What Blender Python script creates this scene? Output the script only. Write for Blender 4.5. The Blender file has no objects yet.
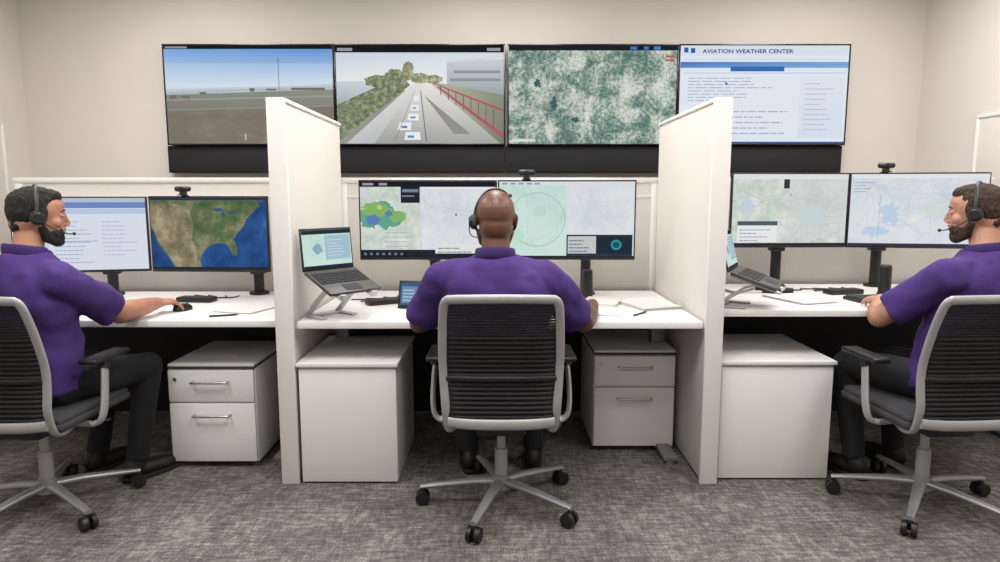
import bpy, bmesh, math, random
from mathutils import Vector, Matrix
V=Vector
scene=bpy.context.scene
try: scene.view_settings.view_transform='Standard'
except Exception: pass

def lin(c):
    o=[]
    for v in c[:3]:
        v=v/255.0
        o.append(v/12.92 if v<=0.04045 else ((v+0.055)/1.055)**2.4)
    return (o[0],o[1],o[2],1.0)

def link(o):
    scene.collection.objects.link(o); return o

# ------------------------------------------------------------- materials
def mat(name,col,rough=0.5,metal=0.0,var=0.0,vscale=8.0,bump=0.0,bscale=60.0,sheen=0.0,bstretch=(1,1,1)):
    m=bpy.data.materials.new(name); m.use_nodes=True
    nt=m.node_tree; p=nt.nodes['Principled BSDF']
    c=lin(col)
    p.inputs['Base Color'].default_value=c
    p.inputs['Roughness'].default_value=rough
    p.inputs['Metallic'].default_value=metal
    if sheen: p.inputs['Sheen Weight'].default_value=sheen
    tc=nt.nodes.new('ShaderNodeTexCoord')
    if var>0:
        n=nt.nodes.new('ShaderNodeTexNoise'); n.inputs['Scale'].default_value=vscale; n.inputs['Detail'].default_value=5
        r=nt.nodes.new('ShaderNodeValToRGB')
        r.color_ramp.elements[0].position=0.3; r.color_ramp.elements[1].position=0.7
        r.color_ramp.elements[0].color=tuple(x*(1-var) for x in c[:3])+(1,)
        r.color_ramp.elements[1].color=tuple(min(1,x*(1+var)) for x in c[:3])+(1,)
        nt.links.new(tc.outputs['Object'],n.inputs['Vector']); nt.links.new(n.outputs['Fac'],r.inputs['Fac'])
        nt.links.new(r.outputs['Color'],p.inputs['Base Color'])
    if bump>0:
        n=nt.nodes.new('ShaderNodeTexNoise'); n.inputs['Scale'].default_value=bscale; n.inputs['Detail'].default_value=3
        mp=nt.nodes.new('ShaderNodeMapping'); mp.inputs['Scale'].default_value=bstretch
        b=nt.nodes.new('ShaderNodeBump'); b.inputs['Strength'].default_value=bump; b.inputs['Distance'].default_value=0.01
        nt.links.new(tc.outputs['Object'],mp.inputs['Vector']); nt.links.new(mp.outputs['Vector'],n.inputs['Vector']); nt.links.new(n.outputs['Fac'],b.inputs['Height'])
        nt.links.new(b.outputs['Normal'],p.inputs['Normal'])
    return m

def emis_noise(name,scale,stops,detail=6,stretch=(1,1,1),kind='noise',strength=1.0,low=0.5):
    m=bpy.data.materials.new(name); m.use_nodes=True
    nt=m.node_tree; nt.nodes.clear()
    out=nt.nodes.new('ShaderNodeOutputMaterial'); e=nt.nodes.new('ShaderNodeEmission')
    e.inputs['Strength'].default_value=strength
    tc=nt.nodes.new('ShaderNodeTexCoord'); mp=nt.nodes.new('ShaderNodeMapping')
    mp.inputs['Scale'].default_value=stretch
    r=nt.nodes.new('ShaderNodeValToRGB'); cr=r.color_ramp
    while len(cr.elements)<len(stops): cr.elements.new(0.5)
    for el,(p,c) in zip(cr.elements,stops): el.position=p; el.color=lin(c)
    nt.links.new(tc.outputs['Object'],mp.inputs['Vector'])
    if kind=='noise':
        n=nt.nodes.new('ShaderNodeTexNoise'); n.inputs['Scale'].default_value=scale; n.inputs['Detail'].default_value=detail
        n.inputs['Roughness'].default_value=0.65
        nt.links.new(mp.outputs['Vector'],n.inputs['Vector']); nt.links.new(n.outputs['Fac'],r.inputs['Fac'])
    else:
        n=nt.nodes.new('ShaderNodeTexNoise'); n.inputs['Scale'].default_value=scale; n.inputs['Detail'].default_value=detail; n.inputs['Roughness'].default_value=0.85
        n2=nt.nodes.new('ShaderNodeTexNoise'); n2.inputs['Scale'].default_value=scale*0.16; n2.inputs['Detail'].default_value=4; n2.inputs['Distortion'].default_value=0.6
        nt.links.new(mp.outputs['Vector'],n.inputs['Vector']); nt.links.new(mp.outputs['Vector'],n2.inputs['Vector'])
        k=nt.nodes.new('ShaderNodeMath'); k.operation='MULTIPLY'; k.inputs[1].default_value=1-low; nt.links.new(n.outputs['Fac'],k.inputs[0])
        k2=nt.nodes.new('ShaderNodeMath'); k2.operation='MULTIPLY_ADD'; k2.inputs[1].default_value=low; nt.links.new(n2.outputs['Fac'],k2.inputs[0]); nt.links.new(k.outputs[0],k2.inputs[2])
        nt.links.new(k2.outputs[0],r.inputs['Fac'])
    nt.links.new(r.outputs['Color'],e.inputs['Color']); nt.links.new(e.outputs[0],out.inputs['Surface'])
    return m

def emis_attr():
    m=bpy.data.materials.new('screen_picture'); m.use_nodes=True
    nt=m.node_tree; nt.nodes.clear()
    out=nt.nodes.new('ShaderNodeOutputMaterial'); e=nt.nodes.new('ShaderNodeEmission')
    a=nt.nodes.new('ShaderNodeAttribute'); a.attribute_name='Col'
    nt.links.new(a.outputs['Color'],e.inputs['Color']); nt.links.new(e.outputs[0],out.inputs['Surface'])
    return m

def carpet_mat():
    m=bpy.data.materials.new('carpet'); m.use_nodes=True
    nt=m.node_tree; p=nt.nodes['Principled BSDF']; p.inputs['Roughness'].default_value=0.95
    p.inputs['Specular IOR Level'].default_value=0.15
    tc=nt.nodes.new('ShaderNodeTexCoord')
    def noise(sc,scale,det):
        mp=nt.nodes.new('ShaderNodeMapping'); mp.inputs['Scale'].default_value=sc
        n=nt.nodes.new('ShaderNodeTexNoise'); n.inputs['Scale'].default_value=scale; n.inputs['Detail'].default_value=det; n.inputs['Roughness'].default_value=0.7
        nt.links.new(tc.outputs['Object'],mp.inputs['Vector']); nt.links.new(mp.outputs['Vector'],n.inputs['Vector']); return n
    a=noise((1,4,1),13,4); b=noise((4,1,1),11,4); c=noise((1,1,1),3.4,4); d=noise((1,1,1),120,2)
    def math_(op,x,y):
        k=nt.nodes.new('ShaderNodeMath'); k.operation=op
        for i,q in enumerate((x,y)):
            if isinstance(q,float): k.inputs[i].default_value=q
            else: nt.links.new(q,k.inputs[i])
        return k.outputs[0]
    s=math_('ADD',math_('MULTIPLY',a.outputs['Fac'],0.33),math_('MULTIPLY',b.outputs['Fac'],0.25))
    s=math_('ADD',s,math_('MULTIPLY',c.outputs['Fac'],0.18)); s=math_('ADD',s,math_('MULTIPLY',d.outputs['Fac'],0.24))
    r=nt.nodes.new('ShaderNodeValToRGB'); cr=r.color_ramp
    cr.elements[0].position=0.40; cr.elements[0].color=lin((66,63,61))
    cr.elements[1].position=0.61; cr.elements[1].color=lin((158,152,147))
    e=cr.elements.new(0.5); e.color=lin((103,98,95))
    nt.links.new(s,r.inputs['Fac']); nt.links.new(r.outputs['Color'],p.inputs['Base Color'])
    bp=nt.nodes.new('ShaderNodeBump'); bp.inputs['Strength'].default_value=0.5; bp.inputs['Distance'].default_value=0.005
    nt.links.new(d.outputs['Fac'],bp.inputs['Height']); nt.links.new(bp.outputs['Normal'],p.inputs['Normal'])
    return m

M_wall=mat('wall_paint',(210,203,196),0.85,var=0.02,vscale=2,bump=0.05,bscale=200)
M_ceil=mat('ceiling_paint',(225,222,216),0.9,bump=0.05)
M_carpet=carpet_mat()
M_trimp=mat('baseboard_paint',(190,184,176),0.6,var=0.02)
M_part=mat('partition_fabric',(208,203,197),0.85,var=0.03,vscale=120,bump=0.15,bscale=400)
M_partlow_shade=mat('partition_lower_shade',(20,20,24),0.85,var=0.04,vscale=60)  # panel colour darkened to stand for the deep shade under the desks
M_cap=mat('partition_trim',(224,222,218),0.45,var=0.01)
M_white=mat('white_laminate',(234,233,231),0.4,var=0.012,vscale=4)
M_edge=mat('white_edge',(228,226,224),0.4,var=0.01)
M_cab=mat('cabinet_white',(230,229,227),0.45,var=0.012,vscale=3)
M_chrome=mat('brushed_metal',(190,190,190),0.3,1.0,var=0.05,vscale=40)
M_silver=mat('silver_plastic',(166,166,168),0.42,0.25,var=0.03,vscale=12)
M_alu=mat('polished_aluminium',(156,156,159),0.35,0.5,var=0.04,vscale=12)
M_stand=mat('light_silver',(196,196,198),0.4,0.2,var=0.03,vscale=12)
M_black=mat('black_plastic',(22,22,24),0.45,var=0.1,vscale=30)
M_matte=mat('matte_black',(20,20,23),0.85,var=0.05,vscale=30)
M_gloss=mat('black_gloss',(10,10,12),0.18,var=0.05)
M_mesh=mat('charcoal_mesh',(32,32,36),0.75,var=0.15,vscale=200)
M_cush=mat('grey_cushion',(56,56,60),0.8,var=0.08,vscale=90,bump=0.2,bscale=300)
M_grey=mat('grey_steel',(128,128,130),0.45,0.3,var=0.04)
M_shirt=mat('purple_knit',(64,39,108),0.9,var=0.05,vscale=5,bump=0.7,bscale=8,bstretch=(1,1,0.4))
M_collar=mat('purple_collar',(55,34,96),0.85,var=0.05,vscale=14,bump=0.1,bscale=80)
M_jean=mat('dark_denim',(16,17,23),0.85,var=0.12,vscale=30,bump=0.3,bscale=40)  # dark jeans, colour deepened further to paint in the shade under the desks
M_shoe=mat('dark_shoe',(16,15,15),0.6,var=0.1)
M_sole=mat('shoe_sole',(26,25,25),0.7,var=0.1)
M_skinA=mat('skin_light',(174,124,101),0.5,var=0.10,vscale=22,bump=0.12,bscale=90)
M_skinB=mat('skin_dark',(96,62,46),0.42,var=0.10,vscale=18,bump=0.08,bscale=120)
M_skinC=mat('skin_tan',(184,134,113),0.5,var=0.10,vscale=22,bump=0.12,bscale=90)
M_hairA=mat('hair_black',(26,21,19),0.8,var=0.5,vscale=90,bump=0.9,bscale=60,bstretch=(3,3,0.8))
M_hairC=mat('hair_brown',(58,40,31),0.8,var=0.5,vscale=90,bump=0.9,bscale=60,bstretch=(3,3,0.8))
M_eye=mat('eye_white',(180,170,164),0.3,var=0.01)
M_iris=mat('eye_iris',(40,28,22),0.2,var=0.1)
M_paper=mat('paper_white',(216,215,213),0.8,var=0.015,vscale=20)
M_keys=mat('key_black',(34,34,37),0.6,var=0.1,vscale=60)
M_dkgrey=mat('dark_grey_metal',(58,58,62),0.4,0.4,var=0.05)
M_lapgrey=mat('laptop_grey',(84,82,82),0.45,0.3,var=0.05)
M_led=mat('lens_glass',(30,34,50),0.05,var=0.05)
M_pic=emis_attr()
P_aerial=emis_noise('aerial_photo',42,[(0.38,(58,90,88)),(0.45,(92,122,114)),(0.49,(128,150,140)),(0.525,(184,192,182)),(0.58,(218,222,214))],12,kind='city',low=0.36)
P_sand=emis_noise('beach_sand',5,[(0.3,(118,110,100)),(0.55,(130,121,110)),(0.7,(142,133,122))],8,(1,1,3))
P_land=emis_noise('terrain_map',9,[(0.36,(62,88,60)),(0.5,(94,110,76)),(0.62,(136,134,104))],9)
P_landw=emis_noise('terrain_map_dry',10,[(0.36,(96,100,76)),(0.5,(136,126,100)),(0.64,(172,158,130))],9)
P_sea=emis_noise('ocean_map',5,[(0.35,(30,54,100)),(0.6,(46,84,142)),(0.75,(74,118,168))],6)
P_tree=emis_noise('foliage_picture',30,[(0.36,(84,104,74)),(0.5,(120,134,100)),(0.64,(170,174,146))],8)
P_autumn=emis_noise('autumn_tree_picture',26,[(0.36,(112,118,90)),(0.5,(148,148,116)),(0.64,(200,198,176))],8)
P_map1=emis_noise('street_map_grey',26,[(0.40,(190,200,200)),(0.5,(206,210,208)),(0.6,(216,218,216))],10,kind='city')
P_map2=emis_noise('street_map_green',26,[(0.40,(182,212,204)),(0.5,(196,222,214)),(0.6,(206,228,220))],10,kind='city')
P_map3=emis_noise('street_map_pale',26,[(0.40,(196,208,220)),(0.5,(214,219,224)),(0.6,(224,226,227))],10,kind='city')
P_relief=emis_noise('relief_map',14,[(0.35,(180,198,182)),(0.5,(202,212,203)),(0.62,(220,223,218))],9)

# ------------------------------------------------------------- builder
class B:
    def __init__(s): s.bm=bmesh.new(); s.M=Matrix.Identity(4)
    def _merge(s,tb,mi=0,mtx=None):
        m=s.M if mtx is None else s.M@mtx
        bmesh.ops.transform(tb,matrix=m,verts=tb.verts)
        bmesh.ops.recalc_face_normals(tb,faces=tb.faces)
        for f in tb.faces: f.material_index=mi
        me=bpy.data.meshes.new('t'); tb.to_mesh(me); tb.free(); s.bm.from_mesh(me); bpy.data.meshes.remove(me)
    def box(s,c,size,bev=0.0,rot=None,mi=0,seg=2):
        tb=bmesh.new(); bmesh.ops.create_cube(tb,size=1.0)
        bmesh.ops.scale(tb,vec=size,verts=tb.verts)
        if bev>0: bmesh.ops.bevel(tb,geom=list(tb.edges)+list(tb.verts),offset=bev,segments=seg,affect='EDGES',profile=0.5)
        m=Matrix.Translation(c)
        if rot is not None: m=m@rot.to_4x4()
        s._merge(tb,mi,m)
    def cone(s,p0,p1,r0,r1=None,n=20,mi=0,caps=True):
        p0=V(p0);p1=V(p1); r1=r0 if r1 is None else r1
        d=p1-p0; L=d.length
        if L<1e-6: return
        tb=bmesh.new(); bmesh.ops.create_cone(tb,cap_ends=caps,segments=n,radius1=r0,radius2=max(r1,1e-4),depth=L)
        q=V((0,0,1)).rotation_difference(d)
        s._merge(tb,mi,Matrix.Translation((p0+p1)/2)@q.to_matrix().to_4x4())
    def ell(s,c,r,rot=None,mi=0,u=20,v=14):
        if not hasattr(r,'__len__'): r=(r,r,r)
        tb=bmesh.new(); bmesh.ops.create_uvsphere(tb,u_segments=u,v_segments=v,radius=1.0)
        bmesh.ops.scale(tb,vec=r,verts=tb.verts)
        m=Matrix.Translation(c)
        if rot is not None: m=m@rot.to_4x4()
        s._merge(tb,mi,m)
    def chain(s,pts,rads,mi=0,n=16):
        for i,p in enumerate(pts):
            s.ell(p,rads[i],mi=mi,u=n,v=10)
            if i: s.cone(pts[i-1],p,rads[i-1],rads[i],n=n,mi=mi)
    def tube(s,pts,ra,rb=None,ref=(0,0,1),n=12,mi=0,closed=False):
        pts=[V(p) for p in pts]; ref=V(ref); k=len(pts)
        if not hasattr(ra,'__len__'): ra=[ra]*k
        if rb is None: rb=ra
        if not hasattr(rb,'__len__'): rb=[rb]*k
        tb=bmesh.new(); rings=[]; lasta=None
        for i,p in enumerate(pts):
            if closed: t=pts[(i+1)%k]-pts[i-1]
            else: t=pts[min(i+1,k-1)]-pts[max(i-1,0)]
            t.normalize()
            a=ref-t*ref.dot(t)
            if a.length<0.15:
                a=(lasta-t*lasta.dot(t)) if lasta is not None else t.orthogonal()
            a.normalize(); lasta=a; b=t.cross(a)
            rings.append([tb.verts.new(p+a*math.cos(2*math.pi*j/n)*ra[i]+b*math.sin(2*math.pi*j/n)*rb[i]) for j in range(n)])
        for i in range(k if closed else k-1):
            r0=rings[i]; r1=rings[(i+1)%k]
            for j in range(n): tb.faces.new((r0[j],r0[(j+1)%n],r1[(j+1)%n],r1[j]))
        if not closed:
            tb.faces.new(rings[0][::-1]); tb.faces.new(rings[-1])
        s._merge(tb,mi)
    def loft(s,secs,n=36,e=2.3,mi=0):
        tb=bmesh.new(); rings=[]
        for (x,y,z,rx,ry) in secs:
            ring=[]
            for j in range(n):
                a=2*math.pi*j/n; c=math.cos(a); d=math.sin(a)
                ring.append(tb.verts.new((x+rx*math.copysign(abs(c)**(2/e),c),y+ry*math.copysign(abs(d)**(2/e),d),z)))
            rings.append(ring)
        for i in range(len(rings)-1):
            for j in range(n): tb.faces.new((rings[i][j],rings[i][(j+1)%n],rings[i+1][(j+1)%n],rings[i+1][j]))
        tb.faces.new(rings[0][::-1]); tb.faces.new(rings[-1])
        s._merge(tb,mi)
    def obj(s,name,mats,parent=None,smooth=True,loc=(0,0,0),rot=(0,0,0),ang=38):
        if not isinstance(mats,(list,tuple)): mats=[mats]
        if smooth:
            a=math.radians(ang)
            for f in s.bm.faces: f.smooth=True
            for e in s.bm.edges:
                if len(e.link_faces)==2 and e.calc_face_angle(0)>a: e.smooth=False
        me=bpy.data.meshes.new(name); s.bm.to_mesh(me); s.bm.free()
        for m in mats: me.materials.append(m)
        o=bpy.data.objects.new(name,me); link(o); o.location=loc; o.rotation_euler=rot
        if parent is not None: o.parent=parent
        return o

def bake(o,mods):
    for typ,kw in mods:
        m=o.modifiers.new(typ.lower(),typ)
        for k,v in kw.items(): setattr(m,k,v)
    bpy.context.view_layer.update()
    dg=bpy.context.evaluated_depsgraph_get()
    me=bpy.data.meshes.new_from_object(o.evaluated_get(dg))
    old=o.data; mats=[m for m in old.materials]
    o.modifiers.clear(); o.data=me
    me.materials.clear()
    for m in mats: me.materials.append(m)
    me.name=o.name
    for p in me.polygons: p.use_smooth=True; p.material_index=0
    bpy.data.meshes.remove(old)
    return o

def empty(name,loc=(0,0,0),rz=0.0):
    e=bpy.data.objects.new(name,None); link(e); e.location=loc; e.rotation_euler=(0,0,rz); e.empty_display_size=0.1
    return e
def top(o,label,cat,group=None):
    o['label']=label; o['category']=cat
    if group: o['group']=group
    return o
def spath(pts,n=8):
    pts=[V(p) for p in pts]; out=[]
    for i in range(len(pts)-1):
        p0=pts[max(i-1,0)];p1=pts[i];p2=pts[i+1];p3=pts[min(i+2,len(pts)-1)]
        for k in range(n):
            t=k/n
            out.append(0.5*((2*p1)+(p2-p0)*t+(2*p0-5*p1+4*p2-p3)*t*t+(3*p1-p0-3*p2+p3)*t**3))
    out.append(pts[-1]); return out

# ------------------------------------------------------------- room
def structure(b,name,m):
    o=b.obj(name,m,smooth=False); o['kind']='structure'; return o
XL,XR,YB,YF,ZC=-3.45,3.05,4.97,-1.6,2.9
b=B(); b.box(((XL+XR)/2,(YB+YF)/2,-0.05),(XR-XL+0.4,YB-YF+0.4,0.1)); structure(b,'floor',M_carpet)
b=B(); b.box(((XL+XR)/2,(YB+YF)/2,ZC+0.05),(XR-XL+0.4,YB-YF+0.4,0.1)); structure(b,'ceiling',M_ceil)
b=B(); b.box(((XL+XR)/2,YB+0.05,ZC/2),(XR-XL+0.2,0.1,ZC)); structure(b,'wall_back',M_wall)
b=B(); b.box((XL-0.05,(YB+YF)/2,ZC/2),(0.1,YB-YF,ZC)); structure(b,'wall_left',M_wall)
b=B(); b.box((XR+0.05,(YB+YF)/2,ZC/2),(0.1,YB-YF,ZC)); structure(b,'wall_right',M_wall)
b=B(); b.box(((XL+XR)/2,YF-0.05,ZC/2),(XR-XL+0.2,0.1,ZC)); structure(b,'wall_front',M_wall)
b=B(); b.box(((XL+XR)/2,YB-0.006,0.05),(XR-XL,0.012,0.1),0.003); structure(b,'baseboard_back',M_trimp)
b=B(); b.box((XL+0.006,(YB+YF)/2,0.05),(0.012,YB-YF-0.03,0.1),0.003); structure(b,'baseboard_left',M_trimp)
b=B(); b.box((XR-0.006,(YB+YF)/2,0.05),(0.012,YB-YF-0.03,0.1),0.003); structure(b,'baseboard_right',M_trimp)

def wallboard(x,sgn,y0,y1):
    e=empty('whiteboard',(x,(y0+y1)/2,1.35))
    b=B(); b.box((sgn*0.012,0,0),(0.014,y1-y0-0.02,0.90),0.002); b.obj('writing_surface',M_wall,e)
    b=B(); w=0.022
    for z in (-0.45,0.45): b.box((sgn*0.014,0,z),(0.026,y1-y0,w),0.004)
    for y in (-(y1-y0)/2+w/2,(y1-y0)/2-w/2): b.box((sgn*0.014,y,0),(0.026,w,0.90),0.004)
    b.obj('frame',M_cap,e)
    top(e,'white framed board mounted on the side wall','whiteboard','side wall boards')
wallboard(XL,1,2.9,4.7); wallboard(XR,-1,2.9,4.33)

def ceil_light(x,y,sx,sy,p):
    e=empty('ceiling_light',(x,y,ZC))
    b=B(); b.box((0,0,-0.012),(sx+0.05,sy+0.05,0.024),0.004); b.obj('frame',M_cap,e)
    em=bpy.data.materials.get('lamp_diffuser')
    if not em:
        em=bpy.data.materials.new('lamp_diffuser'); em.use_nodes=True
        em.node_tree.nodes['Principled BSDF'].inputs['Emission Color'].default_value=(1,0.95,0.88,1)
        em.node_tree.nodes['Principled BSDF'].inputs['Emission Strength'].default_value=1.0
    b=B(); b.box((0,0,-0.027),(sx,sy,0.006)); b.obj('diffuser',em,e)
    l=bpy.data.lights.new('lamp','AREA'); l.shape='RECTANGLE'; l.size=sx; l.size_y=sy; l.energy=p; l.color=(1,0.98,0.95)
    lo=bpy.data.objects.new('lamp',l); link(lo); lo.parent=e; lo.location=(0,0,-0.04)
    top(e,'recessed rectangular ceiling light panel with white frame','ceiling light','ceiling lights')
for (x,y) in ((-1.9,1.7),(0,1.7),(1.9,1.7)): ceil_light(x,y,0.6,1.2,38)
for (x,y) in ((-2.1,3.6),(0,3.6),(2.1,3.6)): ceil_light(x,y,0.6,1.2,35)
for (x,y) in ((-1.0,-0.6),(1.0,-0.6)): ceil_light(x,y,0.6,1.2,12)

# ------------------------------------------------------------- partitions
def divider(x0,x1,lab):
    xc=(x0+x1)/2; w=x1-x0; e=empty('partition',(xc,3.415,0))
    b=B(); b.box((0,0,0.86),(w-0.016,1.0,1.69),0.003); b.obj('panel',M_part,e)
    b=B(); b.box((0,-0.505,0.8605),(w,0.02,1.721),0.004); b.obj('end_cap',M_cap,e)
    b=B(); b.box((0,0.005,1.712),(w,0.998,0.018),0.004); b.obj('top_cap',M_cap,e)
    top(e,lab,'partition','desk dividers')
divider(-0.995,-0.915,'tall off-white divider panel between two desks')
divider(0.910,0.990,'tall off-white divider panel between two desks')
def backpanel(x0,x1):
    e=empty('back_panel',((x0+x1)/2,3.96,0)); w=x1-x0
    b=B(); b.box((0,0,1.03),(w,0.055,0.70),0.003); b.obj('upper_panel',M_part,e)
    b=B(); b.box((0,0,0.34),(w,0.05,0.68),0.003); b.obj('lower_panel',M_partlow_shade,e)
    b=B(); b.box((0,0,1.395),(w,0.07,0.03),0.004); b.box((0,-0.004,1.30),(w-0.06,0.055,0.012),0.002)
    for sx in (-1,1): b.box((sx*(w/2-0.03),-0.002,1.03),(0.05,0.06,0.70),0.003)
    b.obj('trim',M_cap,e)
    top(e,'low off-white fabric screen panel behind the desk','partition','low back screens')
backpanel(-2.84,-0.955); backpanel(-0.95,0.94); backpanel(0.945,2.88)

# ------------------------------------------------------------- desks
def desk(x0,x1,z,lab,yf=3.0):
    e=empty('desk',((x0+x1)/2,3.4,0)); w=x1-x0; y0=yf-3.4; y1=3.90-3.4
    b=B(); b.box((0,(y0+y1)/2,z-0.016),(w,y1-y0,0.032),0.004); b.obj('tabletop',M_white,e)
    for sx in (-1,1):
        b=B(); x=sx*(w/2-0.07)
        b.box((x,0.05,0.03),(0.07,0.66,0.03),0.008); b.box((x,0.09,0.35),(0.07,0.07,0.62),0.006); b.box((x,0.09,z-0.1),(0.055,0.055,0.16),0.004)
        b.box((x,0.05,z-0.045),(0.05,0.6,0.02),0.003)
        for y in (-0.26,0.36): b.cone((x,y,0),(x,y,0.018),0.022,n=16)
        b.obj('leg',M_grey,e)
    b=B(); b.box((0,0.09,z-0.06),(w-0.2,0.05,0.04),0.004); b.obj('crossbar',M_grey,e)
    top(e,lab,'desk','white desks')
ZL,ZM,ZR=0.745,0.75,0.79
desk(-2.80,-1.0,ZL,'white laminate desk with grey legs, purple-shirted man leaning on it',2.98)
desk(-0.905,0.905,ZM,'white laminate desk with grey legs between tall dividers',2.92)
desk(0.995,2.82,ZR,'raised white laminate desk with grey legs')

# ------------------------------------------------------------- cabinets
def plain_cab(x0,x1,y0,h,lab):
    e=empty('storage_cabinet',((x0+x1)/2,y0+0.29,0)); w=x1-x0
    b=B(); b.box((0,0,(h-0.02)/2+0.004),(w-0.01,0.56,h-0.028),0.003); b.obj('body',M_cab,e)
    b=B(); b.box((0,-0.286,(h-0.03)/2+0.006),(w-0.012,0.014,h-0.036),0.003); b.obj('door',M_cab,e)
    b=B(); b.box((0,-0.005,h-0.008),(w+0.008,0.60,0.018),0.003); b.obj('top_panel',M_edge,e)
    top(e,lab,'cabinet','white storage cabinets')
plain_cab(-0.908,-0.46,2.91,0.565,'plain white storage cabinet under desk beside the divider')
plain_cab(1.0,1.52,2.95,0.565,'plain white storage cabinet under the raised desk')
def pedestal(x0,y0,h,lab,rz=0.0):
    w=0.415; e=empty('mobile_pedestal',(x0+w/2,y0+0.26,0),rz)
    b=B(); b.box((0,0.005,0.025+(h-0.025)/2),(w,0.50,h-0.025),0.004); b.obj('body',M_cab,e)
    b=B(); b.box((0,-0.001,h+0.004),(w-0.001,0.515,0.010),0.002); b.obj('dark_edge_strip',M_cush,e)
    b=B(); b.box((0,0,h+0.016),(w-0.004,0.512,0.014),0.004); b.obj('top_panel',M_edge,e)
    dh1=0.155; dh2=h-0.035-dh1-0.008
    for (z,dh) in ((h-0.006-dh1/2,dh1),(0.03+dh2/2,dh2-0.004)):
        b=B(); b.box((0,-0.254,z),(w-0.008,0.018,dh),0.003); d=b.obj('drawer',M_cab,e)
        hz=z+dh/2-0.055
        b=B(); b.tube(spath([(-0.085,-0.262,hz),(-0.082,-0.286,hz),(-0.07,-0.292,hz),(0.07,-0.292,hz),(0.082,-0.286,hz),(0.085,-0.262,hz)],5),0.006,0.006,n=10)
        b.obj('handle',M_chrome,d)
    b=B(); b.cone((-0.17,-0.262,h-0.05),(-0.17,-0.267,h-0.05),0.009,n=16); b.obj('lock',M_chrome,e)
    for sx in (-1,1):
        for sy in (-1,1):
            b=B(); b.cone((sx*0.16-0.012,sy*0.19,0.018),(sx*0.16+0.012,sy*0.19,0.018),0.018,n=18); b.box((sx*0.16,sy*0.19,0.03),(0.03,0.03,0.012),0.003); b.obj('caster',M_black,e)
    top(e,lab,'filing cabinet','mobile drawer pedestals')
pedestal(-1.585,3.09,0.49,'white two-drawer mobile pedestal with bar handles')
pedestal(0.475,3.29,0.51,'white two-drawer mobile pedestal under the middle desk')

# ------------------------------------------------------------- pictures
def rect(u0,v0,u1,v1): return [(u0,v0),(u1,v0),(u1,v1),(u0,v1)]
def picture(w,h,items,parent,loc=(0,0,0)):
    """items: (polys, colour | [vertex colours] | material) drawn in order; flat artwork on the screen face"""
    verts=[];faces=[];cols=[];mis=[];mats=[M_pic]
    for k,(polys,c) in enumerate(items):
        if polys and not isinstance(polys[0],list): polys=[polys]
        y=-0.00012*k
        for poly in polys:
            st=len(verts)
            for (u,v) in poly: verts.append(((min(max(u,0),1)-0.5)*w,y,(min(max(v,0),1)-0.5)*h))
            faces.append(list(range(st,st+len(poly))))
            if isinstance(c,bpy.types.Material):
                if c not in mats: mats.append(c)
                mis.append(mats.index(c)); cols+= [(1,1,1,1)]*len(poly)
            elif isinstance(c,list): mis.append(0); cols+=[lin(x) for x in c]
            else: mis.append(0); cols+=[lin(c)]*len(poly)
    me=bpy.data.meshes.new('screen'); me.from_pydata(verts,[],faces)
    at=me.color_attributes.new('Col','FLOAT_COLOR','CORNER')
    for i,c in enumerate(cols): at.data[i].color=c
    for i,p in enumerate(me.polygons): p.material_index=mis[i]
    for m in mats: me.materials.append(m)
    o=bpy.data.objects.new('screen',me); link(o); o.parent=parent; o.location=loc
    return o
def text(s,size,loc,parent,col,bold=0.0,align='LEFT',width=None):
    cu=bpy.data.curves.new('txt','FONT'); cu.body=s; cu.size=size; cu.align_x=align; cu.offset=bold
    t=bpy.data.objects.new('tmp',cu); link(t); bpy.context.view_layer.update()
    me=bpy.data.meshes.new_from_object(t.evaluated_get(bpy.context.evaluated_depsgraph_get()))
    bpy.data.objects.remove(t)
    if width:
        xs=[v.co.x for v in me.vertices]; f=width/(max(xs)-min(xs))
        for v in me.vertices: v.co.x*=f
    m=bpy.data.materials.new('text_colour'); m.use_nodes=True; nt=m.node_tree; nt.nodes.clear()
    out=nt.nodes.new('ShaderNodeOutputMaterial'); e=nt.nodes.new('ShaderNodeEmission'); e.inputs['Color'].default_value=lin(col)
    nt.links.new(e.outputs[0],out.inputs['Surface'])
    me.materials.clear(); me.materials.append(m)
    o=bpy.data.objects.new('heading_text',me); link(o); o.parent=parent; o.location=loc; o.rotation_euler=(math.pi/2,0,0)
    return o
def blob(cx,cy,rx,ry,seed,n=14,j=0.35):
    r=random.Random(seed)
    return [(cx+rx*math.cos(2*math.pi*i/n)*(1-j*r.random()),cy+ry*math.sin(2*math.pi*i/n)*(1-j*r.random())) for i in range(n)]
def lines(u0,u1,v0,v1,n,seed,th=0.35,fill=0.9):
    r=random.Random(seed); out=[]; dv=(v1-v0)/n
    for i in range(n):
        v=v1-dv*(i+1); e=u0+(u1-u0)*(fill*(0.45+0.55*r.random()))
        u=u0
        while u<e-0.004:
            wl=min((u1-u0)*(0.04+0.1*r.random()),e-u); out.append(rect(u,v,u+wl,v+dv*th)); u+=wl+(u1-u0)*0.018
    return out
def roads(u0,u1,v0,v1,n,seed,t=0.003):
    r=random.Random(seed); out=[]
    for i in range(n):
        a=[u0+(u1-u0)*r.random(),v0+(v1-v0)*r.random()]; an=r.choice((0,1.57,0.7,-0.5,2.2))+r.uniform(-.3,.3)
        for k in range(7):
            an+=r.uniform(-.35,.35); L=0.05
            c=[a[0]+L*math.cos(an),a[1]+L*1.7*math.sin(an)]
            if not(u0<c[0]<u1 and v0<c[1]<v1): break
            nx,ny=-math.sin(an)*t,math.cos(an)*t*1.7
            out.append([(a[0]+nx,a[1]+ny),(a[0]-nx,a[1]-ny),(c[0]-nx,c[1]-ny),(c[0]+nx,c[1]+ny)]); a=c
    return out
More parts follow.
